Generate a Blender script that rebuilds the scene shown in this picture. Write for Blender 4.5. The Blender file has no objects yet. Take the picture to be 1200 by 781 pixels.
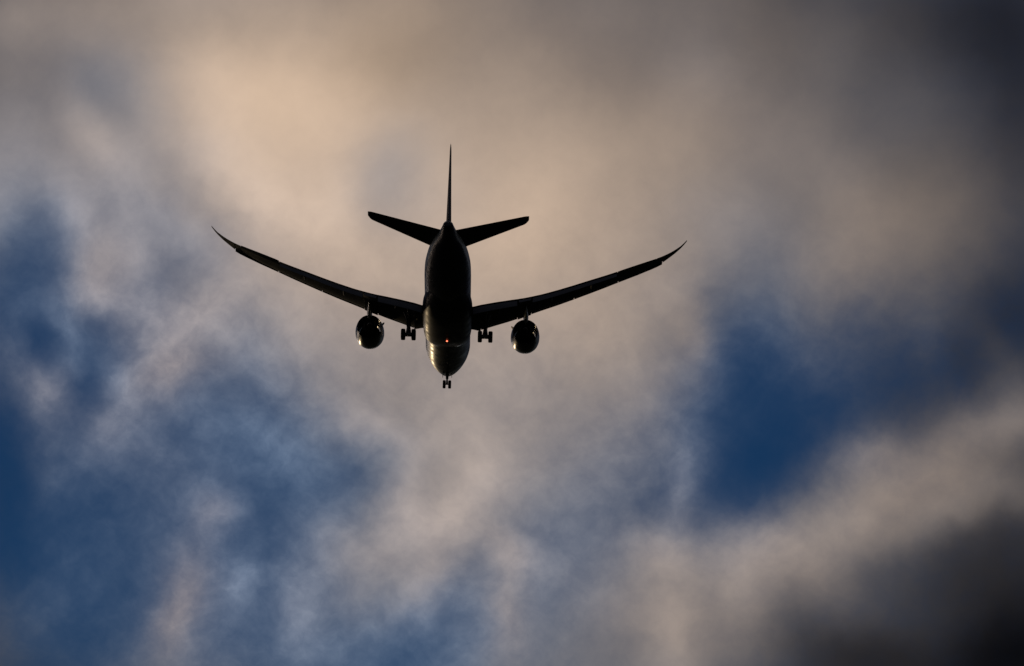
import bpy, bmesh, math, random
from mathutils import Vector, Matrix, Euler

R = math.radians
random.seed(5)
scene = bpy.context.scene
col = scene.collection

# ------------------------------------------------------------------ camera
CAM_H = 1.7
cam_data = bpy.data.cameras.new("camera")
cam = bpy.data.objects.new("camera", cam_data)
col.objects.link(cam)
cam.location = (0, 0, CAM_H)
cam.rotation_euler = (R(90 + 17.5), 0, 0)
cam_data.sensor_width = 36.0
cam_data.lens = 192.18
cam_data.clip_start = 0.5
cam_data.clip_end = 60000
scene.camera = cam

# ------------------------------------------------------------------ sun direction (ahead of the aircraft, left of the frame, low)
SUN_EL, SUN_AZ = 3.0, -15.5          # degrees, azimuth measured from +Y towards +X

# ------------------------------------------------------------------ sky
world = bpy.data.worlds.new("World")
scene.world = world
world.use_nodes = True
wn = world.node_tree
wn.nodes.clear()
WL = wn.links


def N(kind, **kw):
    n = wn.nodes.new(kind)
    for k, v in kw.items():
        setattr(n, k, v)
    return n


def M(op, a, b=None, c=None, clamp=False):
    n = N('ShaderNodeMath', operation=op)
    n.use_clamp = clamp
    for i, v in enumerate((a, b, c)):
        if v is None:
            continue
        if isinstance(v, (int, float)):
            n.inputs[i].default_value = v
        else:
            WL.new(v, n.inputs[i])
    return n.outputs[0]


def V(op, a, b=None, c=None, out=0):
    n = N('ShaderNodeVectorMath', operation=op)
    for i, v in enumerate((a, b, c)):
        if v is None:
            continue
        if isinstance(v, tuple):
            n.inputs[i].default_value = v
        else:
            WL.new(v, n.inputs[i])
    return n.outputs[out]


tc = N('ShaderNodeTexCoord')
sep = N('ShaderNodeSeparateXYZ')
WL.new(tc.outputs['Generated'], sep.inputs[0])
az = M('MULTIPLY', M('ARCTAN2', sep.outputs[0], sep.outputs[1]), 57.29578)
el = M('MULTIPLY', M('ARCSINE', sep.outputs[2]), 57.29578)
cmb = N('ShaderNodeCombineXYZ')
WL.new(az, cmb.inputs[0])
WL.new(el, cmb.inputs[1])
chart = cmb.outputs[0]               # azimuth, elevation in degrees


def noise(vec, scale, detail, rough, rot=0.0, stretch=(1, 1, 1), loc=(0, 0, 0), color=False, lac=2.0):
    mp = N('ShaderNodeMapping')
    mp.inputs['Location'].default_value = loc
    mp.inputs['Rotation'].default_value = (0, 0, R(rot))
    mp.inputs['Scale'].default_value = stretch
    WL.new(vec, mp.inputs[0])
    n = N('ShaderNodeTexNoise', noise_dimensions='2D')
    n.inputs['Scale'].default_value = scale
    n.inputs['Detail'].default_value = detail
    n.inputs['Roughness'].default_value = rough
    n.inputs['Lacunarity'].default_value = lac
    WL.new(mp.outputs[0], n.inputs['Vector'])
    return n.outputs['Color' if color else 'Fac']


# turbulence bends the outlines of the cloud masses
t1 = V('SUBTRACT', noise(chart, 0.9, 6.0, 0.55, loc=(3.1, 7.7, 0), color=True), (0.5, 0.5, 0.5))
t2 = V('SUBTRACT', noise(chart, 3.2, 5.0, 0.52, loc=(11.3, 2.9, 0), color=True), (0.5, 0.5, 0.5))
bent = V('MULTIPLY_ADD', t2, (0.10, 0.10, 0.0), V('MULTIPLY_ADD', t1, (0.26, 0.26, 0.0), chart))

# cloud masses: azimuth, elevation, length, breadth (degrees), tilt, then what each adds to
# the cover, to the light that comes through it and to the warmth of that light
MASSES = [
    (-3.211, 15.223, 1.800, 1.800, 179.0, -2.36, 2.81, -0.81),
    (-2.234, 20.017, 1.800, 1.800, 176.9, 1.39, 2.22, 2.26),
    (-4.800, 17.302, 1.800, 1.800, 171.6, -2.86, 1.72, -0.96),
    (2.857, 16.633, 0.957, 1.800, 118.4, -2.63, 1.47, -0.94),
    (0.689, 19.127, 1.800, 1.800, 15.5, 1.09, 1.84, 1.98),
    (-0.059, 14.766, 0.865, 1.800, 127.4, -1.48, 1.69, -0.88),
    (-4.822, 14.989, 1.102, 0.764, 106.1, -1.08, 1.53, -1.38),
    (-5.346, 18.008, 0.877, 0.480, 73.7, -1.50, 0.61, -1.71),
    (-1.574, 14.042, 0.538, 1.196, 88.6, -1.36, 0.93, -1.39),
    (-2.750, 15.644, 0.682, 1.517, 7.4, -1.97, 0.25, -1.40),
    (-5.555, 15.859, 0.380, 0.847, 8.3, -1.79, -1.25, -0.50),
    (2.544, 17.127, 1.243, 0.558, 74.3, -1.27, 1.02, -1.25),
    (-4.683, 16.949, 0.568, 0.255, 81.1, -1.53, -0.88, -1.02),
    (5.379, 14.329, 1.309, 0.949, 77.9, 1.62, -1.13, 0.65),
    (4.446, 18.576, 1.104, 0.762, 23.1, 1.13, 1.02, 1.19),
    (-3.572, 14.722, 0.320, 0.712, 162.2, 0.73, 0.22, 2.24),
    (4.495, 15.984, 0.534, 0.961, 118.3, 0.62, 1.36, 1.19),
    (-4.496, 14.526, 0.659, 1.241, 135.0, -1.56, -0.59, -0.97),
    (3.830, 14.036, 0.758, 0.341, 176.5, 1.35, -1.08, 0.59),
    (-4.909, 16.804, 0.848, 0.381, 142.6, 0.74, 0.98, 1.28),
    (5.440, 14.030, 0.839, 0.452, 25.6, 1.04, -1.83, 0.10),
    (2.475, 14.867, 0.919, 0.577, 93.0, 0.58, 1.51, 0.87),
    (-4.837, 17.339, 0.608, 0.273, 144.0, 0.64, 1.56, -0.73),
    (2.601, 16.046, 1.033, 0.464, 30.6, -1.81, -0.58, -0.54),
    (-3.163, 15.665, 0.315, 0.267, 11.3, 0.72, 0.59, 1.50),
    (-5.103, 17.347, 0.240, 0.254, 27.0, -1.31, -0.98, -0.39),
    (-1.128, 14.160, 0.771, 0.346, 44.4, -1.31, 0.36, -0.90),
    (-4.831, 20.837, 0.973, 0.707, 0.4, 0.52, 1.24, 0.80),
    (-3.740, 17.033, 0.527, 0.304, 18.2, 0.71, 0.29, 1.48),
    (-4.962, 15.330, 0.943, 0.424, 32.8, -1.32, -0.29, -0.86),
    (-3.593, 17.604, 0.823, 0.370, 26.7, 0.76, 0.68, 0.98),
    (-2.630, 16.235, 0.426, 0.862, 64.0, 0.17, 1.15, -0.98),
    (1.758, 14.434, 0.383, 0.853, 3.3, 0.57, 0.92, 0.79),
    (-0.080, 14.567, 0.654, 0.294, 89.9, 0.69, 0.18, 1.36),
    (-0.793, 15.551, 0.677, 0.330, 34.9, 0.54, 0.92, 0.75),
    (3.597, 15.429, 0.677, 0.552, 144.4, 0.65, 0.99, 0.57),
    (-1.910, 16.019, 0.759, 0.341, 12.7, -1.02, 0.14, -1.03),
    (-0.088, 16.936, 1.714, 1.058, 153.8, 0.30, 1.42, 0.47),
    (-5.613, 19.542, 0.701, 0.817, 22.5, 0.45, 1.34, 0.36),
    (-4.854, 18.663, 0.737, 0.331, 107.2, 0.59, 0.81, 0.65),
    (-0.868, 14.917, 0.568, 0.283, 63.9, 0.64, 0.46, 0.87),
    (1.169, 14.621, 0.577, 0.410, 167.9, 0.53, 0.79, 0.65),
    (4.974, 17.292, 1.185, 0.533, 33.1, -0.36, -1.35, -0.19),
    (1.482, 15.225, 0.577, 0.315, 177.6, 0.64, 0.57, 0.65),
    (2.055, 17.384, 0.252, 0.473, 19.1, 0.77, 0.30, 0.80),
    (-4.523, 18.131, 0.471, 0.373, 24.5, 0.66, 0.24, 0.95),
    (-1.697, 18.061, 0.873, 0.630, 176.5, 0.38, 0.67, 0.75),
    (3.851, 16.247, 0.426, 0.257, 7.5, 0.50, 0.73, 0.56),
    (1.930, 15.902, 0.494, 0.240, 75.4, 0.62, 0.76, 0.41),
    (-2.330, 14.555, 0.583, 0.262, 100.3, 0.57, 0.47, 0.75),
    (-4.515, 17.808, 0.534, 0.240, 172.7, 0.60, 0.60, 0.54),
    (3.210, 14.974, 0.854, 0.384, 135.0, 0.37, 0.76, 0.61),
    (-1.737, 15.137, 0.819, 0.489, 151.3, 0.70, 0.35, 0.66),
    (2.493, 17.085, 0.807, 0.483, 114.5, -1.03, -0.12, -0.56),
    (-1.194, 15.814, 0.329, 0.518, 165.1, 0.40, 0.77, 0.51),
    (-4.696, 19.539, 0.540, 0.283, 120.8, 0.32, 0.76, 0.59),
    (5.248, 17.243, 0.282, 0.627, 31.2, 0.44, 0.89, 0.33),
    (5.478, 16.492, 0.744, 0.347, 175.6, 0.28, 0.91, 0.39),
    (-0.463, 16.218, 0.809, 0.488, 141.9, 0.44, 0.69, 0.44),
    (-1.392, 19.192, 0.584, 0.437, 73.6, -0.20, -0.12, -1.23),
    (-0.035, 15.232, 0.535, 0.240, 154.4, 0.40, 0.39, 0.75),
    (-3.580, 20.239, 0.689, 0.530, 170.2, 0.30, 0.62, 0.60),
    (3.008, 19.564, 0.718, 0.623, 174.4, 0.37, 0.74, 0.42),
    (2.905, 20.726, 0.688, 0.603, 70.2, 0.48, 0.42, 0.59),
    (-4.499, 20.069, 0.585, 0.452, 159.4, -0.28, 0.39, -0.82),
    (5.613, 15.716, 0.268, 0.597, 72.3, 0.36, 0.84, 0.28),
    (-1.513, 20.340, 0.775, 0.545, 7.6, 0.39, -0.30, 0.75),
    (-5.758, 20.800, 0.535, 0.613, 167.0, 0.28, 0.76, 0.40),
    (1.158, 13.797, 1.305, 0.595, 174.0, 0.18, 1.16, 0.06),
    (-2.919, 14.904, 0.411, 0.240, 89.9, 0.53, 0.61, 0.22),
    (1.396, 17.173, 0.621, 0.554, 129.9, 0.42, 0.52, 0.40),
    (2.113, 21.074, 0.662, 0.497, 2.0, 0.31, 0.63, 0.40),
    (3.691, 19.084, 0.546, 0.629, 13.7, 0.30, 0.64, 0.37),
    (-1.098, 21.043, 0.729, 0.537, 173.8, 0.33, 0.39, 0.57),
    (-0.051, 18.392, 0.783, 0.523, 47.1, 0.25, 0.36, 0.69),
    (-1.619, 16.514, 0.591, 0.266, 153.8, 0.27, 0.62, 0.39),
    (4.753, 15.518, 0.632, 0.284, 26.5, 0.22, 0.85, 0.20),
    (-5.779, 18.702, 0.431, 0.547, 23.3, 0.30, 0.84, 0.12),
    (-2.797, 18.776, 0.588, 0.480, 100.5, 0.21, 0.65, 0.40),
    (3.638, 20.402, 0.694, 0.590, 84.4, 0.39, 0.60, 0.24),
    (4.610, 17.295, 0.468, 0.321, 87.7, 0.14, 0.94, 0.09),
    (-2.742, 19.931, 0.719, 0.576, 167.3, 0.39, 0.03, 0.75),
    (-4.195, 19.328, 0.713, 0.449, 66.8, 0.28, 0.74, 0.11),
    (3.400, 18.236, 0.526, 0.573, 84.1, 0.30, 0.46, 0.36),
    (-2.402, 17.500, 0.447, 0.653, 29.3, 0.28, 0.57, 0.28),
    (-0.057, 21.215, 0.512, 0.602, 93.2, 0.22, 0.52, 0.31),
    (1.961, 19.552, 0.649, 0.499, 4.8, 0.22, 0.41, 0.38),
    (-3.661, 21.143, 0.619, 0.470, 1.6, 0.16, 0.64, 0.19),
    (-4.143, 18.265, 0.562, 0.299, 114.1, 0.25, 0.64, 0.08),
    (2.369, 18.717, 0.784, 0.566, 6.6, 0.11, 0.74, -0.10),
    (-1.630, 17.135, 0.631, 0.512, 133.6, 0.22, 0.43, 0.29),
    (1.025, 21.035, 0.662, 0.563, 165.7, 0.19, 0.54, 0.20),
    (4.428, 19.785, 0.623, 0.546, 57.6, 0.28, 0.50, 0.12),
    (-3.625, 18.503, 0.739, 0.332, 142.3, -0.01, 0.63, -0.24),
    (4.374, 20.699, 0.585, 0.515, 154.3, 0.50, -0.05, 0.30),
    (-2.013, 18.746, 0.527, 0.444, 46.1, 0.14, 0.44, 0.25),
    (-2.857, 17.220, 0.602, 0.270, 138.1, 0.28, 0.43, 0.08),
    (2.131, 20.257, 0.634, 0.483, 170.7, 0.16, 0.57, 0.06),
    (5.720, 20.078, 0.589, 0.496, 95.6, 0.27, -0.41, 0.10),
    (5.168, 20.778, 0.594, 0.502, 174.2, 0.27, -0.42, 0.10),
    (0.640, 17.770, 0.530, 0.552, 39.3, 0.16, 0.31, 0.31),
    (5.642, 20.480, 0.592, 0.510, 104.5, 0.28, -0.41, 0.08),
    (-3.417, 19.336, 0.594, 0.490, 70.7, 0.13, 0.61, 0.02),
    (5.730, 19.395, 0.597, 0.497, 96.2, 0.23, -0.35, 0.17),
    (5.416, 20.760, 0.587, 0.511, 170.9, 0.23, -0.44, 0.06),
    (-2.810, 21.327, 0.493, 0.556, 100.7, 0.10, 0.44, 0.12),
    (1.841, 17.934, 0.650, 0.352, 34.2, -0.01, 0.53, 0.12),
    (0.065, 20.371, 0.597, 0.453, 2.9, 0.15, 0.20, 0.20),
    (1.294, 18.211, 0.537, 0.565, 151.2, 0.10, 0.35, 0.08),
    (-0.854, 18.767, 0.547, 0.609, 169.5, 0.04, 0.32, -0.15),
]
# beyond the frame: unseen bright sky added for glints on the aircraft, left, beside and below
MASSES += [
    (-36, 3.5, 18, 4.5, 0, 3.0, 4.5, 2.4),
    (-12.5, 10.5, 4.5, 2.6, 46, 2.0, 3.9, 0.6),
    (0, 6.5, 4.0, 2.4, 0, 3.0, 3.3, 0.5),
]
EL0 = 17.5
bs = N('ShaderNodeSeparateXYZ')
WL.new(bent, bs.inputs[0])
bx, by = bs.outputs[0], M('SUBTRACT', bs.outputs[1], EL0)
sq = N('ShaderNodeCombineXYZ')
WL.new(M('MULTIPLY', bx, bx), sq.inputs[0])
WL.new(M('MULTIPLY', by, by), sq.inputs[1])
WL.new(M('MULTIPLY', bx, by), sq.inputs[2])
fi = N('ShaderNodeCombineXYZ')
WL.new(bx, fi.inputs[0])
WL.new(by, fi.inputs[1])
fi.inputs[2].default_value = 1.0
squares, firsts = sq.outputs[0], fi.outputs[0]
acc = None
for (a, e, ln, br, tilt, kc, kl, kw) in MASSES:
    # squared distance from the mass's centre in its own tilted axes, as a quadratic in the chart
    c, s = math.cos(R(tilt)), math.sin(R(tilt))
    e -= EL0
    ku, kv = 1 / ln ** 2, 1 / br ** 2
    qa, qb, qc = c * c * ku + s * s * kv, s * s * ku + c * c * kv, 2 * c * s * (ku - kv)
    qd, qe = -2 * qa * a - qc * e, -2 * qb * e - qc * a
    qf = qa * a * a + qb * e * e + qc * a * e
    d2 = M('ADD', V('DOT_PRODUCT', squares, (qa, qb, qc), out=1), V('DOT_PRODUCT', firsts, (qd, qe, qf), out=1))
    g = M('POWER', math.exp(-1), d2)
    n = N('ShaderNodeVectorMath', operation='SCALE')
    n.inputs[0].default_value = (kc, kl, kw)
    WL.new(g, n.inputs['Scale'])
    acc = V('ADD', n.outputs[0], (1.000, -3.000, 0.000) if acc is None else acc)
fs = N('ShaderNodeSeparateXYZ')
WL.new(acc, fs.inputs[0])

# wisps inside the cover, drawn out along the wind
w1 = M('SUBTRACT', noise(bent, 0.9, 8.0, 0.52, rot=-50, stretch=(0.85, 1.15, 1), loc=(5.5, 1.3, 0)), 0.5)
w2 = M('SUBTRACT', noise(bent, 3.8, 8.0, 0.63, rot=-50, stretch=(0.95, 1.05, 1), loc=(0.7, 9.3, 0)), 0.5)
calm = M('SUBTRACT', 1.0, M('MULTIPLY', 0.55, M('MULTIPLY', M('SUBTRACT', el, 17.3), 0.45, clamp=True)))   # the higher sheet is smoother
w1 = M('MULTIPLY', w1, calm)
w2 = M('MULTIPLY', w2, calm)
cover_f = M('ADD', fs.outputs[0], M('ADD', M('MULTIPLY', w1, 1.0), M('MULTIPLY', w2, 1.25)))
light_f = M('ADD', fs.outputs[1], M('ADD', M('MULTIPLY', w1, 0.10), M('MULTIPLY', w2, 0.14)))
warm_f = M('ADD', fs.outputs[2], M('MULTIPLY', w1, 0.35))


def sigmoid(x):
    return M('DIVIDE', 1.0, M('ADD', 1.0, M('POWER', math.exp(1), M('MULTIPLY', x, -1.0))))


cover = sigmoid(cover_f)
light = M('POWER', math.exp(1), light_f)
warm = sigmoid(warm_f)

SKY_STRENGTH = 0.1
nishita = N('ShaderNodeTexSky', sky_type='NISHITA')
nishita.sun_disc = False
nishita.sun_elevation = R(SUN_EL)
nishita.sun_rotation = R(SUN_AZ)
nishita.altitude = 100
nishita.air_density = 1.0
nishita.dust_density = 0.0
nishita.ozone_density = 4.0
clear = V('MULTIPLY', nishita.outputs[0], (0.15, 0.28, 0.40))   # the deep blue left by the photograph's grade

mixw = N('ShaderNodeMix', data_type='VECTOR')
WL.new(warm, mixw.inputs['Factor'])
mixw.inputs[4].default_value = (0.78 / SKY_STRENGTH, 1.0 / SKY_STRENGTH, 1.30 / SKY_STRENGTH)
mixw.inputs[5].default_value = (1.38 / SKY_STRENGTH, 1.0 / SKY_STRENGTH, 0.70 / SKY_STRENGTH)
cl = N('ShaderNodeVectorMath', operation='SCALE')
WL.new(mixw.outputs[1], cl.inputs[0])
WL.new(light, cl.inputs['Scale'])
mixc = N('ShaderNodeMix', data_type='VECTOR')
WL.new(cover, mixc.inputs['Factor'])
WL.new(clear, mixc.inputs[4])
WL.new(cl.outputs[0], mixc.inputs[5])
bg = N('ShaderNodeBackground')
bg.inputs['Strength'].default_value = SKY_STRENGTH
WL.new(mixc.outputs[1], bg.inputs['Color'])
wo = N('ShaderNodeOutputWorld')
WL.new(bg.outputs[0], wo.inputs['Surface'])
world.cycles.sampling_method = 'MANUAL'
world.cycles.sample_map_resolution = 512

# ------------------------------------------------------------------ sun lamp
sd = bpy.data.lights.new("sun", 'SUN')
sd.energy = 0.12
sd.angle = R(0.6)
sd.color = (1.0, 0.74, 0.42)
sun = bpy.data.objects.new("sun", sd)
col.objects.link(sun)
sv = Vector((math.sin(R(SUN_AZ)) * math.cos(R(SUN_EL)), math.cos(R(SUN_AZ)) * math.cos(R(SUN_EL)), math.sin(R(SUN_EL))))
sun.rotation_euler = sv.to_track_quat('Z', 'Y').to_euler()
sun.location = (0, 0, 500)

# ------------------------------------------------------------------ colour management
vs = scene.view_settings
vs.view_transform = 'Standard'
vs.look = 'None'
vs.exposure = 0.0
vs.gamma = 1.0
vs.use_curve_mapping = False
scene.cycles.max_bounces = 6

# ------------------------------------------------------------------ materials


def mat(name, color, rough=0.4, metal=0.0, coat=0.0, grime=0.0, spec=0.5):
    m = bpy.data.materials.new(name)
    m.use_nodes = True
    nt = m.node_tree
    b = nt.nodes['Principled BSDF']
    b.inputs['Roughness'].default_value = rough
    b.inputs['Metallic'].default_value = metal
    b.inputs['Coat Weight'].default_value = coat
    b.inputs['Coat Roughness'].default_value = 0.12
    b.inputs['Specular IOR Level'].default_value = spec
    t = nt.nodes.new('ShaderNodeTexCoord')
    n = nt.nodes.new('ShaderNodeTexNoise')
    n.inputs['Scale'].default_value = 0.8
    n.inputs['Detail'].default_value = 8
    nt.links.new(t.outputs['Object'], n.inputs['Vector'])
    r = nt.nodes.new('ShaderNodeValToRGB')
    d = 1 - grime
    r.color_ramp.elements[0].position = 0.35
    r.color_ramp.elements[0].color = (color[0] * d, color[1] * d, color[2] * d, 1)
    r.color_ramp.elements[1].position = 0.62
    r.color_ramp.elements[1].color = (*color, 1)
    nt.links.new(n.outputs['Fac'], r.inputs[0])
    nt.links.new(r.outputs[0], b.inputs['Base Color'])
    # worn patches scatter the light differently, and the skin ripples slightly between its frames
    mr = nt.nodes.new('ShaderNodeMapRange')
    mr.inputs['From Min'].default_value = 0.3
    mr.inputs['From Max'].default_value = 0.7
    mr.inputs['To Min'].default_value = max(0.05, rough - 0.09)
    mr.inputs['To Max'].default_value = min(1.0, rough + 0.14)
    nt.links.new(n.outputs['Fac'], mr.inputs['Value'])
    nt.links.new(mr.outputs[0], b.inputs['Roughness'])
    n2 = nt.nodes.new('ShaderNodeTexNoise')
    n2.inputs['Scale'].default_value = 0.55
    n2.inputs['Detail'].default_value = 3
    nt.links.new(t.outputs['Object'], n2.inputs['Vector'])
    bp = nt.nodes.new('ShaderNodeBump')
    bp.inputs['Strength'].default_value = 0.08
    bp.inputs['Distance'].default_value = 0.12
    nt.links.new(n2.outputs['Fac'], bp.inputs['Height'])
    nt.links.new(bp.outputs[0], b.inputs['Normal'])
    return m


WING = mat('wing_grey_paint', (0.11, 0.12, 0.14), 0.7, spec=0.08, grime=0.25)
NAVY = mat('navy_paint', (0.012, 0.018, 0.05), 0.22, coat=0.0, grime=0.15)
FAIR = mat('fairing_paint', (0.03, 0.035, 0.055), 0.42, spec=0.22, grime=0.2)
PYLON = mat('pylon_paint', (0.55, 0.55, 0.53), 0.24, grime=0.15)
ALU = mat('bare_metal', (0.62, 0.62, 0.62), 0.22, metal=1.0, grime=0.1)
STEEL = mat('gear_steel', (0.25, 0.25, 0.26), 0.45, metal=0.6, grime=0.3)
HOT = mat('exhaust_metal', (0.12, 0.10, 0.09), 0.45, metal=0.9, grime=0.4)
FINPAINT = mat('fin_paint', (0.012, 0.016, 0.04), 0.6, spec=0.2, grime=0.2)
DARK = mat('duct_dark', (0.02, 0.02, 0.022), 0.6)
TYRE = mat('tyre_rubber', (0.018, 0.018, 0.018), 0.85, spec=0.2)


def fuselage_paint():
    """navy below, white above the window line, with the row of cabin windows and the flight deck glass"""
    m = mat('fuselage_livery', (0.75, 0.75, 0.74), 0.32, coat=0.0, grime=0.06)
    nt = m.node_tree
    b = nt.nodes['Principled BSDF']
    white = b.inputs['Base Color'].links[0].from_socket
    t = nt.nodes.new('ShaderNodeTexCoord')
    s = nt.nodes.new('ShaderNodeSeparateXYZ')
    nt.links.new(t.outputs['Object'], s.inputs[0])

    def mm(op, a, bb=None):
        n = nt.nodes.new('ShaderNodeMath')
        n.operation = op
        for i, v in enumerate((a, bb)):
            if v is None:
                continue
            if isinstance(v, (int, float)):
                n.inputs[i].default_value = v
            else:
                nt.links.new(v, n.inputs[i])
        return n.outputs[0]
    z, y, x = s.outputs[2], s.outputs[1], s.outputs[0]
    # paint line climbs towards the tail
    line = mm('ADD', -0.75, mm('MULTIPLY', mm('POWER', mm('MAXIMUM', mm('DIVIDE', mm('SUBTRACT', -8.0, y), 25.0), 0.0), 2.0), 2.6))
    upper = mm('GREATER_THAN', z, line)
    # cabin windows: 0.27 x 0.47 m every 0.61 m
    fx = mm('ABSOLUTE', mm('SUBTRACT', mm('FRACT', mm('DIVIDE', y, 0.61)), 0.5))
    wx = mm('LESS_THAN', mm('MULTIPLY', fx, 0.61), 0.135)
    wz = mm('LESS_THAN', mm('ABSOLUTE', mm('SUBTRACT', z, 0.72)), 0.235)
    wy = mm('MULTIPLY', mm('LESS_THAN', y, 22.0), mm('GREATER_THAN', y, -20.5))
    win = mm('MULTIPLY', mm('MULTIPLY', wx, wz), wy)
    # flight deck glass
    cz = mm('LESS_THAN', mm('ABSOLUTE', mm('SUBTRACT', z, 0.95)), 0.38)
    cy = mm('MULTIPLY', mm('GREATER_THAN', y, 26.6), mm('LESS_THAN', y, 28.9))
    post = mm('GREATER_THAN', mm('ABSOLUTE', x), 0.05)
    glass = mm('MAXIMUM', win, mm('MULTIPLY', mm('MULTIPLY', cz, cy), post))

    def mix(f, a, bb):
        n = nt.nodes.new('ShaderNodeMix')
        n.data_type = 'RGBA'
        nt.links.new(f, n.inputs[0])
        for i, v in ((6, a), (7, bb)):
            if isinstance(v, tuple):
                n.inputs[i].default_value = v
            else:
                nt.links.new(v, n.inputs[i])
        return n.outputs[2]
    c = mix(upper, (0.012, 0.018, 0.05, 1), white)
    c = mix(glass, c, (0.015, 0.016, 0.02, 1))
    nt.links.new(c, b.inputs['Base Color'])
    return m


FUS = fuselage_paint()


def lamp_mat(name, color, strength):
    m = bpy.data.materials.new(name)
    m.use_nodes = True
    b = m.node_tree.nodes['Principled BSDF']
    b.inputs['Base Color'].default_value = (0.3, 0.02, 0.01, 1)
    b.inputs['Emission Color'].default_value = (*color, 1)
    b.inputs['Emission Strength'].default_value = strength
    return m


BEACON = lamp_mat('beacon_lens', (1.0, 0.17, 0.08), 3.5)

# ------------------------------------------------------------------ ground
gm = bpy.data.materials.new('field_ground')
gm.use_nodes = True
gt = gm.node_tree
gb = gt.nodes['Principled BSDF']
gb.inputs['Roughness'].default_value = 0.95
gb.inputs['Specular IOR Level'].default_value = 0.1
gc = gt.nodes.new('ShaderNodeTexCoord')
gn = gt.nodes.new('ShaderNodeTexNoise')
gn.inputs['Scale'].default_value = 0.02
gn.inputs['Detail'].default_value = 10
gr = gt.nodes.new('ShaderNodeValToRGB')
gr.color_ramp.elements[0].color = (0.022, 0.035, 0.012, 1)
gr.color_ramp.elements[1].color = (0.06, 0.055, 0.03, 1)
gt.links.new(gc.outputs['Object'], gn.inputs['Vector'])
gt.links.new(gn.outputs['Fac'], gr.inputs[0])
gt.links.new(gr.outputs[0], gb.inputs['Base Color'])
bm = bmesh.new()
bmesh.ops.create_circle(bm, cap_ends=True, segments=96, radius=30000)
me = bpy.data.meshes.new('ground')
bm.to_mesh(me)
bm.free()
ground = bpy.data.objects.new('ground', me)
me.materials.append(gm)
ground['kind'] = 'structure'
ground['label'] = 'dark flat grass field far beneath the aircraft'
ground['category'] = 'ground'
col.objects.link(ground)

# ------------------------------------------------------------------ mesh helpers
# aircraft coordinates: x to its right, y forward (30 - station s behind the nose), z up


def P(x, s, z):
    return Vector((x, 30.0 - s, z))


def link(name, bm, material, parent, smooth=True, angle=35, label=None):
    bmesh.ops.remove_doubles(bm, verts=bm.verts, dist=1e-4)
    bmesh.ops.recalc_face_normals(bm, faces=bm.faces)
    me = bpy.data.meshes.new(name)
    bm.to_mesh(me)
    bm.free()
    me.materials.append(material)
    if smooth:
        for p in me.polygons:
            p.use_smooth = True
        me.set_sharp_from_angle(angle=R(angle))
    o = bpy.data.objects.new(name, me)
    col.objects.link(o)
    o.parent = parent
    if label:
        o['label'] = label
    return o


def loft(bm, rings, caps=True, closed=True):
    vr = [[bm.verts.new(p) for p in r] for r in rings]
    n = len(vr[0])
    for a, b in zip(vr[:-1], vr[1:]):
        for i in range(n if closed else n - 1):
            j = (i + 1) % n
            bm.faces.new((a[i], a[j], b[j], b[i]))
    if caps:
        bm.faces.new(list(reversed(vr[0])))
        bm.faces.new(vr[-1])
    return vr


def smooth_interp(xs, ys, x):
    """monotone cubic through the stations"""
    n = len(xs)
    if x <= xs[0]:
        return ys[0]
    if x >= xs[-1]:
        return ys[-1]
    d = [(ys[i + 1] - ys[i]) / (xs[i + 1] - xs[i]) for i in range(n - 1)]
    m = [d[0]] + [0 if d[i - 1] * d[i] <= 0 else 2 * d[i - 1] * d[i] / (d[i - 1] + d[i]) for i in range(1, n - 1)] + [d[-1]]
    for i in range(n - 1):
        if x <= xs[i + 1]:
            h = xs[i + 1] - xs[i]
            t = (x - xs[i]) / h
            return ((2 * t ** 3 - 3 * t * t + 1) * ys[i] + (t ** 3 - 2 * t * t + t) * h * m[i]
                    + (-2 * t ** 3 + 3 * t * t) * ys[i + 1] + (t ** 3 - t * t) * h * m[i + 1])


def lin(xs, ys, x):
    if x <= xs[0]:
        return ys[0]
    for i in range(len(xs) - 1):
        if x <= xs[i + 1]:
            return ys[i] + (ys[i + 1] - ys[i]) * (x - xs[i]) / (xs[i + 1] - xs[i])
    return ys[-1]


def airfoil(tc, x0=0.0, x1=1.0, n=14, camber=0.015):
    """closed outline (u, w) of a section between chord fractions x0 and x1: upper from x1 to x0, lower back"""
    def th(x):
        return 5 * tc * (0.2969 * math.sqrt(max(x, 0)) - 0.126 * x - 0.3516 * x * x + 0.2843 * x ** 3 - 0.1015 * x ** 4) + 0.0016

    def cm(x):
        return camber * 4 * x * (1 - x)
    xs = [x0 + (x1 - x0) * 0.5 * (1 - math.cos(math.pi * i / n)) for i in range(n + 1)]
    up = [(x, cm(x) + th(x)) for x in reversed(xs)]
    lo = [(x, cm(x) - th(x)) for x in xs]
    if x0 == 0.0:
        lo = lo[1:]
    return up + lo


def tube(bm, a, b, r0, r1=None, seg=12):
    r1 = r0 if r1 is None else r1
    d = (b - a).normalized()
    u = d.orthogonal().normalized()
    v = d.cross(u)
    rings = []
    for p, r in ((a, r0), (b, r1)):
        rings.append([p + (u * math.cos(2 * math.pi * i / seg) + v * math.sin(2 * math.pi * i / seg)) * r for i in range(seg)])
    loft(bm, rings)


def revolve(bm, prof, centre, axis_tilt=0.0, seg=48, caps=False, notch=None):
    """prof: list of (s offset, radius) about a fore-aft axis through centre (x, s, z)"""
    rings = []
    for k, (ds, r) in enumerate(prof):
        ring = []
        for i in range(seg):
            a = 2 * math.pi * i / seg
            ss = ds
            if notch and k == notch[0]:
                ss += notch[1] * abs(((i * notch[2] / seg) % 1.0) - 0.5) * 2
            ring.append(P(centre[0] + r * math.cos(a), centre[1] + ss, centre[2] + r * math.sin(a) + axis_tilt * ss))
        rings.append(ring)
    loft(bm, rings, caps=caps)


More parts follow.
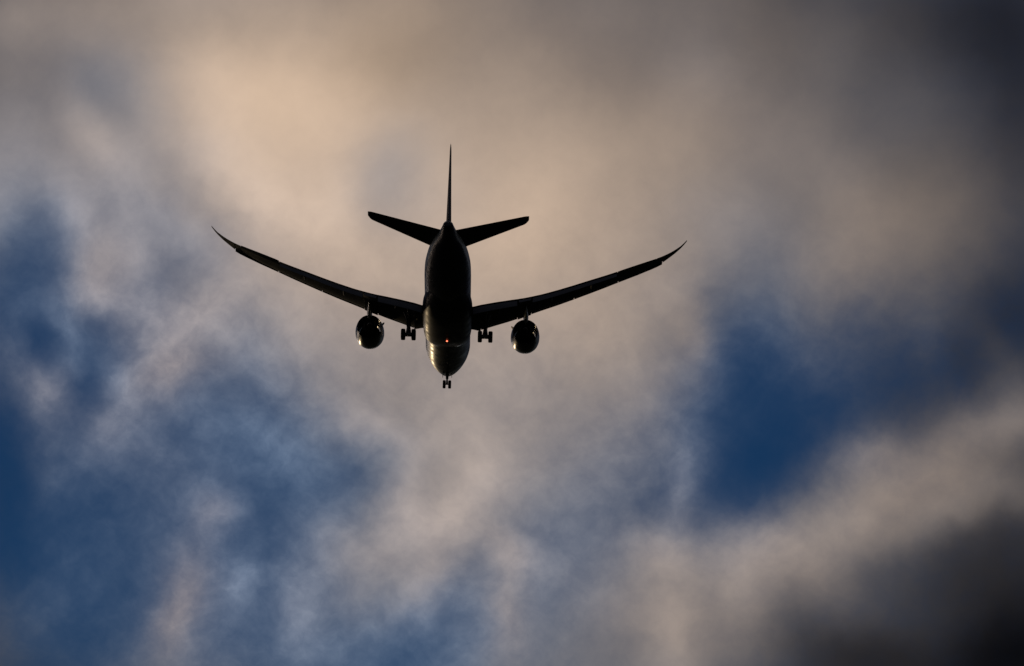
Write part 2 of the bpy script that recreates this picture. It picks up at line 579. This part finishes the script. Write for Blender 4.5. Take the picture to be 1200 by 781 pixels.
def box(bm, c, sx, sy, sz, rot=None):
    m = Matrix.Diagonal((sx, sy, sz, 1))
    if rot:
        m = Euler(rot).to_matrix().to_4x4() @ m
    m = Matrix.Translation(c) @ m
    r = bmesh.ops.create_cube(bm, size=1.0, matrix=m)
    es = list({e for v in r['verts'] for e in v.link_edges})
    bmesh.ops.bevel(bm, geom=es, offset=min(sx, sy, sz) * 0.2, segments=2, affect='EDGES')


# ------------------------------------------------------------------ the aircraft
plane = bpy.data.objects.new('airliner', None)
plane.empty_display_size = 5
col.objects.link(plane)
plane['label'] = 'dark twin engine airliner descending with its landing gear down, seen from behind and below'
plane['category'] = 'airplane'
plane.rotation_mode = 'YXZ'
pitch, yaw, roll = R(2.964), R(0.611), R(1.606)
plane.matrix_world = Matrix.Translation((-8.214, 666.55, 213.825 + CAM_H)) @ (
    Matrix.Rotation(yaw, 4, 'Z') @ Matrix.Rotation(pitch, 4, 'X') @ Matrix.Rotation(roll, 4, 'Y'))

# --- fuselage
ST = [0, 0.12, 0.4, 0.9, 1.7, 2.9, 4.3, 6.0, 8.0, 10.5, 40.0, 44.0, 48.0, 52.0, 56.0, 59.0, 61.4, 62.6, 62.8]
TOP = [-0.80, -0.50, -0.22, 0.12, 0.66, 1.42, 2.12, 2.62, 2.88, 2.97, 2.97, 2.97, 2.96, 2.91, 2.78, 2.58, 2.32, 2.14, 2.05]
BOT = [-0.92, -1.24, -1.53, -1.86, -2.22, -2.54, -2.75, -2.88, -2.95, -2.97, -2.97, -2.80, -2.28, -1.48, -0.50, 0.30, 0.95, 1.30, 1.38]
WID = [0.04, 0.25, 0.46, 0.70, 1.05, 1.53, 2.04, 2.47, 2.77, 2.92, 2.93, 2.93, 2.87, 2.56, 1.93, 1.10, 0.72, 0.56, 0.48]
bm = bmesh.new()
stations = [0, 0.03, 0.07, 0.12, 0.2, 0.3, 0.4, 0.55, 0.7, 0.9] + [0.9 + 0.35 * i for i in range(1, 30)] + [12 + 2 * i for i in range(14)] + [40 + 0.6 * i for i in range(38)] + [62.7, 62.8]
rings = []
for s in stations:
    t, b, w = (smooth_interp(ST, q, s) for q in (TOP, BOT, WID))
    zc, h = (t + b) / 2, (t - b) / 2
    rings.append([P(w * math.cos(2 * math.pi * i / 72), s, zc + h * math.sin(2 * math.pi * i / 72)) for i in range(72)])
loft(bm, rings)
fuselage = link('fuselage', bm, FUS, plane, angle=60)
bm = bmesh.new()
revolve(bm, [(0, 0.30), (0.18, 0.27), (0.18, 0.2), (-0.1, 0.18)], (0, 62.72, 1.72), seg=24, caps=True)
link('exhaust_outlet', bm, HOT, fuselage)
# blade aerials along the belly and back
for s, zz in ((12.5, -1), (16.0, -1), (41.5, -1), (14.0, 1), (27.0, 1)):
    bm = bmesh.new()
    z0 = zz * 2.9
    loft(bm, [[P(0.03, s, z0), P(0, s - 0.18, z0), P(-0.03, s, z0), P(0, s + 0.2, z0)],
              [P(0.012, s + 0.16, z0 + zz * 0.42), P(0, s + 0.06, z0 + zz * 0.42), P(-0.012, s + 0.16, z0 + zz * 0.42), P(0, s + 0.24, z0 + zz * 0.42)]])
    link('antenna', bm, FAIR, fuselage, smooth=False)

# --- belly fairing
FS = [20.6, 21.0, 21.8, 23.0, 25.0, 28.0, 33.0, 36.0, 38.5, 41.0, 43.5, 45.0]
FW = [1.9, 2.5, 2.90, 3.03, 3.11, 3.17, 3.19, 3.15, 3.02, 2.72, 2.1, 1.5]
FB = [-2.80, -3.02, -3.28, -3.46, -3.62, -3.70, -3.70, -3.62, -3.42, -3.10, -2.75, -2.5]
bm = bmesh.new()
rings = []
for k in range(70):
    s = 20.6 + (45.0 - 20.6) * k / 69
    w, b = smooth_interp(FS, FW, s), smooth_interp(FS, FB, s)
    zc = -1.35
    ring = []
    for i in range(64):
        a = 2 * math.pi * i / 64
        c, sn = math.cos(a), math.sin(a)
        e = 2 / 2.5
        x = w * math.copysign(abs(c) ** e, c)
        h = (zc - b) if sn < 0 else 1.0
        ring.append(P(x, s, zc + h * math.copysign(abs(sn) ** e, sn)))
    rings.append(ring)
loft(bm, rings)
fairing = link('belly_fairing', bm, FAIR, plane, angle=50)
for sg in (-1, 1):
    # ram air inlet: a bright metal ramp standing proud of the skin, open towards the front
    bm = bmesh.new()
    rings = []
    for i in range(13):
        phi = R(22 + 24 * i / 12)
        edge = math.sin(math.pi * i / 12) ** 0.4
        ring = []
        for s, off in ((19.3, -0.03), (19.9, 0.06), (20.4, 0.13), (20.9, 0.17), (21.0, 0.15), (21.0, -0.2), (19.3, -0.2)):
            rad = off * edge if off > 0 else off
            ring.append(P(sg * (2.93 + rad) * math.sin(phi), s - 0.9 * (i / 12), -(2.97 + rad) * math.cos(phi)))
        rings.append(ring)
    loft(bm, rings)
    link('air_inlet', bm, ALU, fairing, angle=25)

# red anti-collision light under the belly
bm = bmesh.new()
bmesh.ops.create_uvsphere(bm, u_segments=20, v_segments=12, radius=0.11, matrix=Matrix.Translation(P(0.0, 26.2, -3.70)) @ Matrix.Diagonal((1, 1.2, 0.9, 1)))
link('beacon_light', bm, BEACON, plane, label='glowing red beacon lamp under the belly')

# --- wings
ZY = [1.5, 3.2, 4.5, 6, 8, 9.85, 12, 14, 16, 18, 20, 22, 24, 26, 26.8, 27.2, 28, 28.6, 29.2, 29.6, 29.95]
ZZ = [-1.50, -1.24, -1.05, -0.81, -0.49, -0.12, 0.33, 0.73, 1.18, 1.66, 2.16, 2.70, 3.28, 3.95, 4.24, 4.40, 4.76, 5.02, 5.33, 5.59, 5.88]
CY = [1.5, 3.2, 4.3, 6, 8, 9.0, 10.2, 12, 14, 16, 18, 20, 21.3, 22, 24, 26, 26.8, 27.2, 28, 28.6, 29.2, 29.6, 29.95]
CC = [11.3, 10.8, 12.7, 11.9, 10.75, 9.95, 9.15, 8.26, 7.75, 7.28, 6.80, 6.20, 5.80, 5.75, 5.05, 3.95, 3.38, 3.05, 2.27, 1.80, 1.25, 1.0, 0.7]


def le(y):
    t = math.tan(R(34.5))
    if y < 26:
        return 21.3 + (y - 2.9) * t + 2.5 * min(1.0, max(0.0, (4.3 - y) / 1.3))
    return 21.3 + 23.1 * t + (y - 26) * t + 0.20 * (y - 26) ** 2


def wz(y):
    return lin(ZY, ZZ, y)


def wc(y):
    return lin(CY, CC, y)


def tcr(y):
    return lin([1.5, 9.85, 20, 29.95], [0.125, 0.105, 0.095, 0.085], y)


def slat_chord(y):
    return lin([4, 10, 20, 27.1], [1.05, 0.95, 0.78, 0.66], y)


def slatted(y):
    return 4.3 <= y <= 9.0 or 10.7 <= y <= 27.1


def wing_section(sg, y, x0, x1):
    """section of the fixed wing; behind an extended slat its nose sits further aft"""
    c, s0, z = wc(y), le(y), wz(y) + 0.10 * (wc(y) / 12)
    if slatted(y):
        k = 0.72 * slat_chord(y)
        s0 += k
        c -= k
        z += 0.10 * slat_chord(y)
    out = []
    for (u, w) in airfoil(tcr(y), x0, x1):
        out.append(P(sg * y, s0 + u * c, z + w * c + (wz(y) - z) * u))
    return out


def spans(a, b, step=0.5):
    n = max(2, int(math.ceil((b - a) / step)) + 1)
    return [a + (b - a) * i / (n - 1) for i in range(n)]


HINGE = 0.74
for sg in (-1, 1):
    bm = bmesh.new()
    rings = []
    cuts = [1.5, 2.9, 3.3, 3.8, 4.29] + spans(4.31, 8.99) + [9.01, 9.85, 10.69] + spans(10.71, 21.38) + ['a'] + spans(21.42, 26.28) + ['b'] + spans(26.32, 27.09, 0.3) + spans(27.11, 29.0, 0.2) + spans(29.1, 29.95, 0.1)
    x1 = 1.0
    for y in cuts:
        if y == 'a':
            x1 = HINGE
            continue
        if y == 'b':
            x1 = 1.0
            continue
        rings.append(wing_section(sg, y, 0.0, x1))
    loft(bm, rings)
    wing = link('wing', bm, WING, plane, angle=40)

    # aileron: hinged a few degrees
    bm = bmesh.new()
    rings = []
    tilt = R(-3 if sg < 0 else 1.0)
    for y in spans(21.45, 26.25):
        sec = wing_section(sg, y, HINGE, 1.0)
        hp = (sec[14] + sec[15]) / 2
        ring = []
        for p in sec:
            d = p - hp
            d.y -= 0.02
            ring.append(hp + Vector((d.x, d.y * math.cos(tilt) + 0 * d.z, d.z + d.y * math.sin(tilt) * (1.0))))
        rings.append(ring)
    loft(bm, rings)
    link('aileron', bm, WING, wing, angle=40)

    # flaps lowered behind the fixed trailing edge
    for (ya, yb, ca, cb, defl, nm) in ((3.25, 8.85, 2.5, 2.1, 32, 'flap'), (9.05, 10.6, 1.7, 1.6, 22, 'flaperon'), (10.8, 21.3, 2.0, 1.35, 30, 'flap')):
        bm = bmesh.new()
        rings = []
        for y in spans(ya, yb, 0.8):
            t = (y - ya) / (yb - ya)
            c = ca + (cb - ca) * t
            s0, z0 = le(y) + wc(y) - 0.30, wz(y) - 0.06
            ring = []
            for (u, w) in airfoil(0.13, n=10, camber=0.02):
                uu, ww = u * c, w * c
                d = R(defl)
                ring.append(P(sg * y, s0 + uu * math.cos(d) + ww * math.sin(d) - 0.02, z0 - uu * math.sin(d) + ww * math.cos(d) - 0.09))
            rings.append(ring)
        loft(bm, rings)
        link(nm, bm, WING, wing, angle=40)

    # slats drooped ahead of the nose
    for (ya, yb) in ((4.35, 8.95), (10.75, 16.1), (16.16, 21.6), (21.66, 27.05)):
        bm = bmesh.new()
        rings = []
        for y in spans(ya, yb, 0.6):
            k = slat_chord(y)
            s0, z0 = le(y), wz(y) + 0.05 - 0.25 * max(0.0, (y - 21.0) / 6.1) ** 1.5
            prof = [(1.0, 0.44), (0.7, 0.41), (0.4, 0.33), (0.18, 0.21), (0.05, 0.10), (0.0, 0.0), (0.05, -0.06), (0.16, -0.05), (0.30, 0.08), (0.5, 0.24), (0.75, 0.36), (1.0, 0.42)]
            rings.append([P(sg * y, s0 + u * k, z0 + w * k) for u, w in prof])
        loft(bm, rings)
        link('slat', bm, WING, wing, angle=50)

    # canoe fairings over the flap tracks
    for y, ln_, rr_ in ((6.6, 4.4, 0.30), (13.2, 3.6, 0.24), (18.2, 3.0, 0.20)):
        bm = bmesh.new()
        rings = []
        s1 = le(y) + wc(y) + 0.25
        for k in range(17):
            t = k / 16
            rr = rr_ * max(0.02, math.sin(math.pi * min(1, t * 0.98 + 0.01)) ** 0.7) * (1 - 0.25 * t)
            zc = wz(y) - 0.42 - (0.75 * (t - 0.55) if t > 0.55 else 0) - 0.05 * t
            rings.append([P(sg * (y + 0.75 * rr * math.cos(2 * math.pi * i / 16)), s1 - ln_ * (1 - t), zc + 1.15 * rr * math.sin(2 * math.pi * i / 16)) for i in range(16)])
        loft(bm, rings)
        link('flap_fairing', bm, WING, wing, angle=60)

# --- tailplanes, pitched nose down for the approach
for sg in (-1, 1):
    def tail_ring(y, x0, x1, n=12):
        t = (y - 0.6) / 9.3
        s0 = 52.35 + (y - 0.6) * 0.787
        c = 6.55 + (2.25 - 6.55) * t
        if y > 9.3:
            q = (y - 9.3) / 0.6
            s0 += 0.75 * q ** 2
            c -= 1.05 * q ** 2
        zt = 1.98 + (y - 1.0) * 0.147
        i = R(7.0)
        return [P(sg * y, s0 + c - (1 - u) * c * math.cos(i) + w * c * math.sin(i), zt - (1 - u) * c * math.sin(i) + w * c) for u, w in airfoil(0.095, x0, x1, n=n, camber=-0.004)]
    bm = bmesh.new()
    rings = [tail_ring(y, 0, 0.70) for y in [0.5] + spans(1.0, 9.2) + [9.3, 9.45, 9.6, 9.75, 9.9]]
    loft(bm, rings)
    tail = link('tailplane', bm, WING, plane, angle=40)
    bm = bmesh.new()
    rings = [tail_ring(y, 0.705, 1.0, 8) for y in [0.75, 1.2] + spans(1.6, 9.2) + [9.3, 9.45, 9.6, 9.75, 9.9]]
    loft(bm, rings)
    link('elevator', bm, WING, tail, angle=40)

# --- fin and rudder


def fin_ring(z, x0, x1, n=12):
    t = (z - 2.3) / 9.75
    s0 = 50.9 + t * 9.0
    c = 9.6 + (2.75 - 9.6) * t
    if t > 0.95:
        q = (t - 0.95) / 0.05
        s0 += 0.5 * q * q
        c -= 0.75 * q * q
    if t < 0.16:
        q = (0.16 - t) / 0.16
        s0 -= 2.4 * q * q
        c += 2.4 * q * q
    return [P(w * c, s0 + u * c, z) for u, w in airfoil(0.075 - 0.012 * t, x0, x1, n=n, camber=0)]


fz = [2.0, 2.3, 2.6, 2.9, 3.2, 3.6, 4.0] + spans(4.6, 11.4, 0.6) + [11.57, 11.75, 11.9, 12.05]
bm = bmesh.new()
loft(bm, [fin_ring(z, 0, 0.68) for z in fz])
fin = link('fin', bm, FINPAINT, plane, angle=40)
bm = bmesh.new()
loft(bm, [fin_ring(z, 0.685, 1.0, 8) for z in [q for q in fz if q > 2.85]])
link('rudder', bm, FINPAINT, fin, angle=40)

# --- engines under the wings
EZ = -1.72
for sg in (-1, 1):
    c = (sg * 10.05, 0, EZ)
    bm = bmesh.new()
    # outside from lip to fan nozzle (chevrons), then the inside back to the inlet
    prof = [(19.35, 1.42), (19.30, 1.50), (19.36, 1.58), (19.6, 1.68), (20.2, 1.80), (21.0, 1.86), (22.0, 1.86), (23.0, 1.81), (23.9, 1.72), (24.55, 1.62),
            (24.55, 1.56), (23.6, 1.60), (22.5, 1.52), (21.2, 1.44), (20.2, 1.38), (19.5, 1.37), (19.35, 1.42)]
    revolve(bm, prof, c, seg=72, notch=None)
    engine = link('engine', bm, NAVY, plane, angle=50)
    bm = bmesh.new()
    revolve(bm, [(19.362, 1.585), (19.296, 1.50), (19.345, 1.412), (19.36, 1.43), (19.32, 1.5), (19.375, 1.575), (19.362, 1.585)], c, seg=72)
    link('inlet_lip', bm, ALU, engine, angle=60)
    bm = bmesh.new()
    for i in range(18):                                       # saw-tooth edge of the fan nozzle
        a0, a1 = 2 * math.pi * i / 18, 2 * math.pi * (i + 1) / 18
        am = (a0 + a1) / 2
        q = [P(c[0] + r * math.cos(a), s, EZ + r * math.sin(a)) for a, s, r in
             ((a0, 24.552, 1.615), (a1, 24.552, 1.615), (am, 24.84, 1.55), (a0, 24.552, 1.57), (a1, 24.552, 1.57), (am, 24.84, 1.535))]
        v = [bm.verts.new(p) for p in q]
        for f in ((0, 1, 2), (5, 4, 3), (0, 2, 5, 3), (1, 4, 5, 2), (0, 3, 4, 1)):
            bm.faces.new([v[k] for k in f])
    link('nozzle_edge', bm, NAVY, engine, smooth=False)
    bm = bmesh.new()
    revolve(bm, [(20.55, 0.02), (20.55, 1.36), (20.7, 1.36), (20.7, 0.02)], c, seg=48, caps=True)
    link('fan', bm, DARK, engine)
    bm = bmesh.new()
    revolve(bm, [(20.7, 0.9), (22.5, 1.08), (23.8, 1.02), (24.8, 0.82), (25.5, 0.66), (25.5, 0.62), (24.6, 0.66), (24.2, 0.3)], c, seg=48, caps=True)
    link('core_cowl', bm, HOT, engine)
    bm = bmesh.new()
    revolve(bm, [(24.2, 0.42), (25.2, 0.42), (25.8, 0.3), (26.4, 0.12), (26.6, 0.02)], c, seg=32, caps=True)
    link('exhaust_cone', bm, HOT, engine)
    # pylon to the wing
    bm = bmesh.new()
    rings = []
    for s, zb, zt, w in ((20.5, -0.10, 0.02, 0.03), (21.2, -0.15, 0.24, 0.16), (22.5, -0.2, 0.36, 0.24), (24.3, -0.45, 0.40, 0.27), (25.8, -0.95, 0.36, 0.32), (27.2, -1.25, 0.1, 0.33),
                         (28.8, -1.28, -0.1, 0.30), (30.4, -1.05, -0.15, 0.21), (31.6, -0.72, -0.2, 0.10), (32.2, -0.46, -0.25, 0.02)):
        ring = []
        for i in range(20):
            a = 2 * math.pi * i / 20
            cc, ss = math.cos(a), math.sin(a)
            ring.append(P(c[0] + w * math.copysign(abs(cc) ** 1.0, cc), s, (zb + zt) / 2 + (zt - zb) / 2 * math.copysign(abs(ss) ** 1.0, ss)))
        rings.append(ring)
    loft(bm, rings)
    link('pylon', bm, PYLON, engine, angle=60)
    # vortex strake on the inboard shoulder of the nacelle
    bm = bmesh.new()
    a = R(38)
    ux, uz = -sg * math.cos(a), math.sin(a)
    tx, tz = -uz * 0.03, ux * 0.03
    q = []
    for k in (-1, 1):
        for s, r in ((20.3, 1.78), (21.1, 2.30), (21.75, 2.30), (21.95, 1.82)):
            q.append(P(c[0] + ux * r + tx * k, s, EZ + uz * r + tz * k))
    loft(bm, [q[:4], q[4:]])
    link('strake', bm, FAIR, engine, smooth=False)

# --- landing gear


def wheel_mesh(centre, r, w):
    bm = bmesh.new()
    prof = [(-w / 2 * 0.75, 0.45 * r), (-w / 2 * 0.95, 0.60 * r), (-w / 2, 0.80 * r), (-w / 2 * 0.85, 0.94 * r), (-w / 2 * 0.5, r), (w / 2 * 0.5, r), (w / 2 * 0.85, 0.94 * r),
            (w / 2, 0.80 * r), (w / 2 * 0.95, 0.60 * r), (w / 2 * 0.75, 0.45 * r), (w / 2 * 0.55, 0.2 * r)]
    prof = [(-w / 2 * 0.55, 0.2 * r)] + prof
    rings = [[P(centre[0] + dx, centre[1] + rr * math.cos(2 * math.pi * i / 32), centre[2] + rr * math.sin(2 * math.pi * i / 32)) for i in range(32)] for dx, rr in prof]
    loft(bm, rings)
    return bm


def hub_mesh(centre, r, w):
    bm = bmesh.new()
    tube(bm, P(centre[0] - w * 0.42, centre[1], centre[2]), P(centre[0] + w * 0.42, centre[1], centre[2]), r * 0.4, seg=20)
    return bm


def plate(bm, quad, t, n):
    q = [p + n * t / 2 for p in quad] + [p - n * t / 2 for p in quad]
    loft(bm, [q[:4], q[4:]])


for sg in (-1, 1):
    x, s, z = sg * 4.9, 31.6, -4.38
    bm = bmesh.new()
    tube(bm, P(x, s - 0.1, -1.2), P(x, s, -3.2), 0.36, 0.30, 16)
    tube(bm, P(x, s, -3.2), P(x, s, z), 0.21, 0.40, 16)
    tube(bm, P(x, s, z + 0.02) + Vector((-0.22, 0, 0)), P(x, s, z + 0.02) + Vector((0.22, 0, 0)), 0.2, 0.2, 14)
    strut = link('main_landing_gear', bm, STEEL, plane, angle=40)
    ct, st = math.cos(R(9)), math.sin(R(9))
    bm = bmesh.new()
    tube(bm, P(x, s - 0.78 * ct, z + 0.78 * st), P(x, s + 0.78 * ct, z - 0.78 * st), 0.2, 0.2, 14)
    link('bogie_beam', bm, STEEL, strut, angle=40)
    for k in (-1, 1):
        ws, wz_ = s + k * 0.73 * ct, z - k * 0.73 * st
        bm = bmesh.new()
        tube(bm, P(x - 0.62, ws, wz_), P(x + 0.62, ws, wz_), 0.20, 0.20, 12)
        link('axle', bm, STEEL, strut, angle=40)
        for j in (-1, 1):
            cw = (x + j * 0.67, ws, wz_)
            wh = link('wheel', wheel_mesh(cw, 0.67, 0.56), TYRE, strut, angle=50)
    bm = bmesh.new()
    tube(bm, P(x - sg * 0.15, s, -2.7), P(sg * 3.2, s + 0.5, -1.6), 0.16, 0.16, 12)       # folding side stay
    tube(bm, P(x, s + 0.1, -2.75), P(x + sg * 0.1, s + 1.9, -1.3), 0.10, 0.10, 12)         # drag stay
    tube(bm, P(x, s + 0.25, -3.0), P(x + 0.62, s + 0.1, -1.5), 0.10, 0.10, 12)
    tube(bm, P(x, s + 0.25, -3.0), P(x - 0.62, s + 0.1, -1.5), 0.10, 0.10, 12)
    link('brace', bm, STEEL, strut, angle=40)
    bm = bmesh.new()
    tube(bm, P(x, s + 0.28, -3.15), P(x, s + 0.62, -3.7), 0.05, 0.05, 8)
    tube(bm, P(x, s + 0.62, -3.7), P(x, s + 0.2, -4.2), 0.05, 0.05, 8)
    link('torque_link', bm, STEEL, strut, angle=40)
    bm = bmesh.new()                                                                        # leg door outboard of the strut
    plate(bm, [P(x + sg * 0.30, s - 0.55, -1.35), P(x + sg * 0.30, s + 0.55, -1.35), P(x + sg * 0.26, s + 0.42, -3.25), P(x + sg * 0.26, s - 0.42, -3.25)], 0.05, Vector((1, 0, 0)))
    link('gear_door', bm, FAIR, strut, smooth=False)
    bm = bmesh.new()                                                                        # small inboard door hanging from the fairing
    plate(bm, [P(sg * 3.55, s - 0.6, -1.55), P(sg * 3.55, s + 0.6, -1.55), P(sg * 3.95, s + 0.5, -2.35), P(sg * 3.95, s - 0.5, -2.35)], 0.05, Vector((0.9, 0, 0.45 * sg)))
    link('gear_door', bm, FAIR, strut, smooth=False)

x, s, z = 0.0, 6.2, -4.45
bm = bmesh.new()
tube(bm, P(0, s - 0.15, -2.6), P(0, s, -3.7), 0.22, 0.18, 14)
tube(bm, P(0, s, -3.7), P(0, s, z), 0.12, 0.15, 14)
tube(bm, P(0, s, z), P(0, s, z) + Vector((0.0, 0.0, 0.2)), 0.13, 0.13, 12)
nose = link('nose_landing_gear', bm, STEEL, plane, angle=40)
bm = bmesh.new()
tube(bm, P(-0.36, s, z), P(0.36, s, z), 0.07, 0.07, 12)
link('axle', bm, STEEL, nose, angle=40)
for j in (-1, 1):
    link('wheel', wheel_mesh((j * 0.36, s, z), 0.55, 0.40), TYRE, nose, angle=50)
    bm = bmesh.new()
    plate(bm, [P(j * 0.52, s - 0.75, -2.72), P(j * 0.52, s + 0.75, -2.76), P(j * 0.60, s + 0.65, -3.45), P(j * 0.60, s - 0.6, -3.42)], 0.04, Vector((1, 0, 0)))
    link('gear_door', bm, NAVY, nose, smooth=False)
bm = bmesh.new()
tube(bm, P(0, s - 0.05, -3.6), P(0, s - 1.5, -2.5), 0.08, 0.08, 12)
link('brace', bm, STEEL, nose, angle=40)
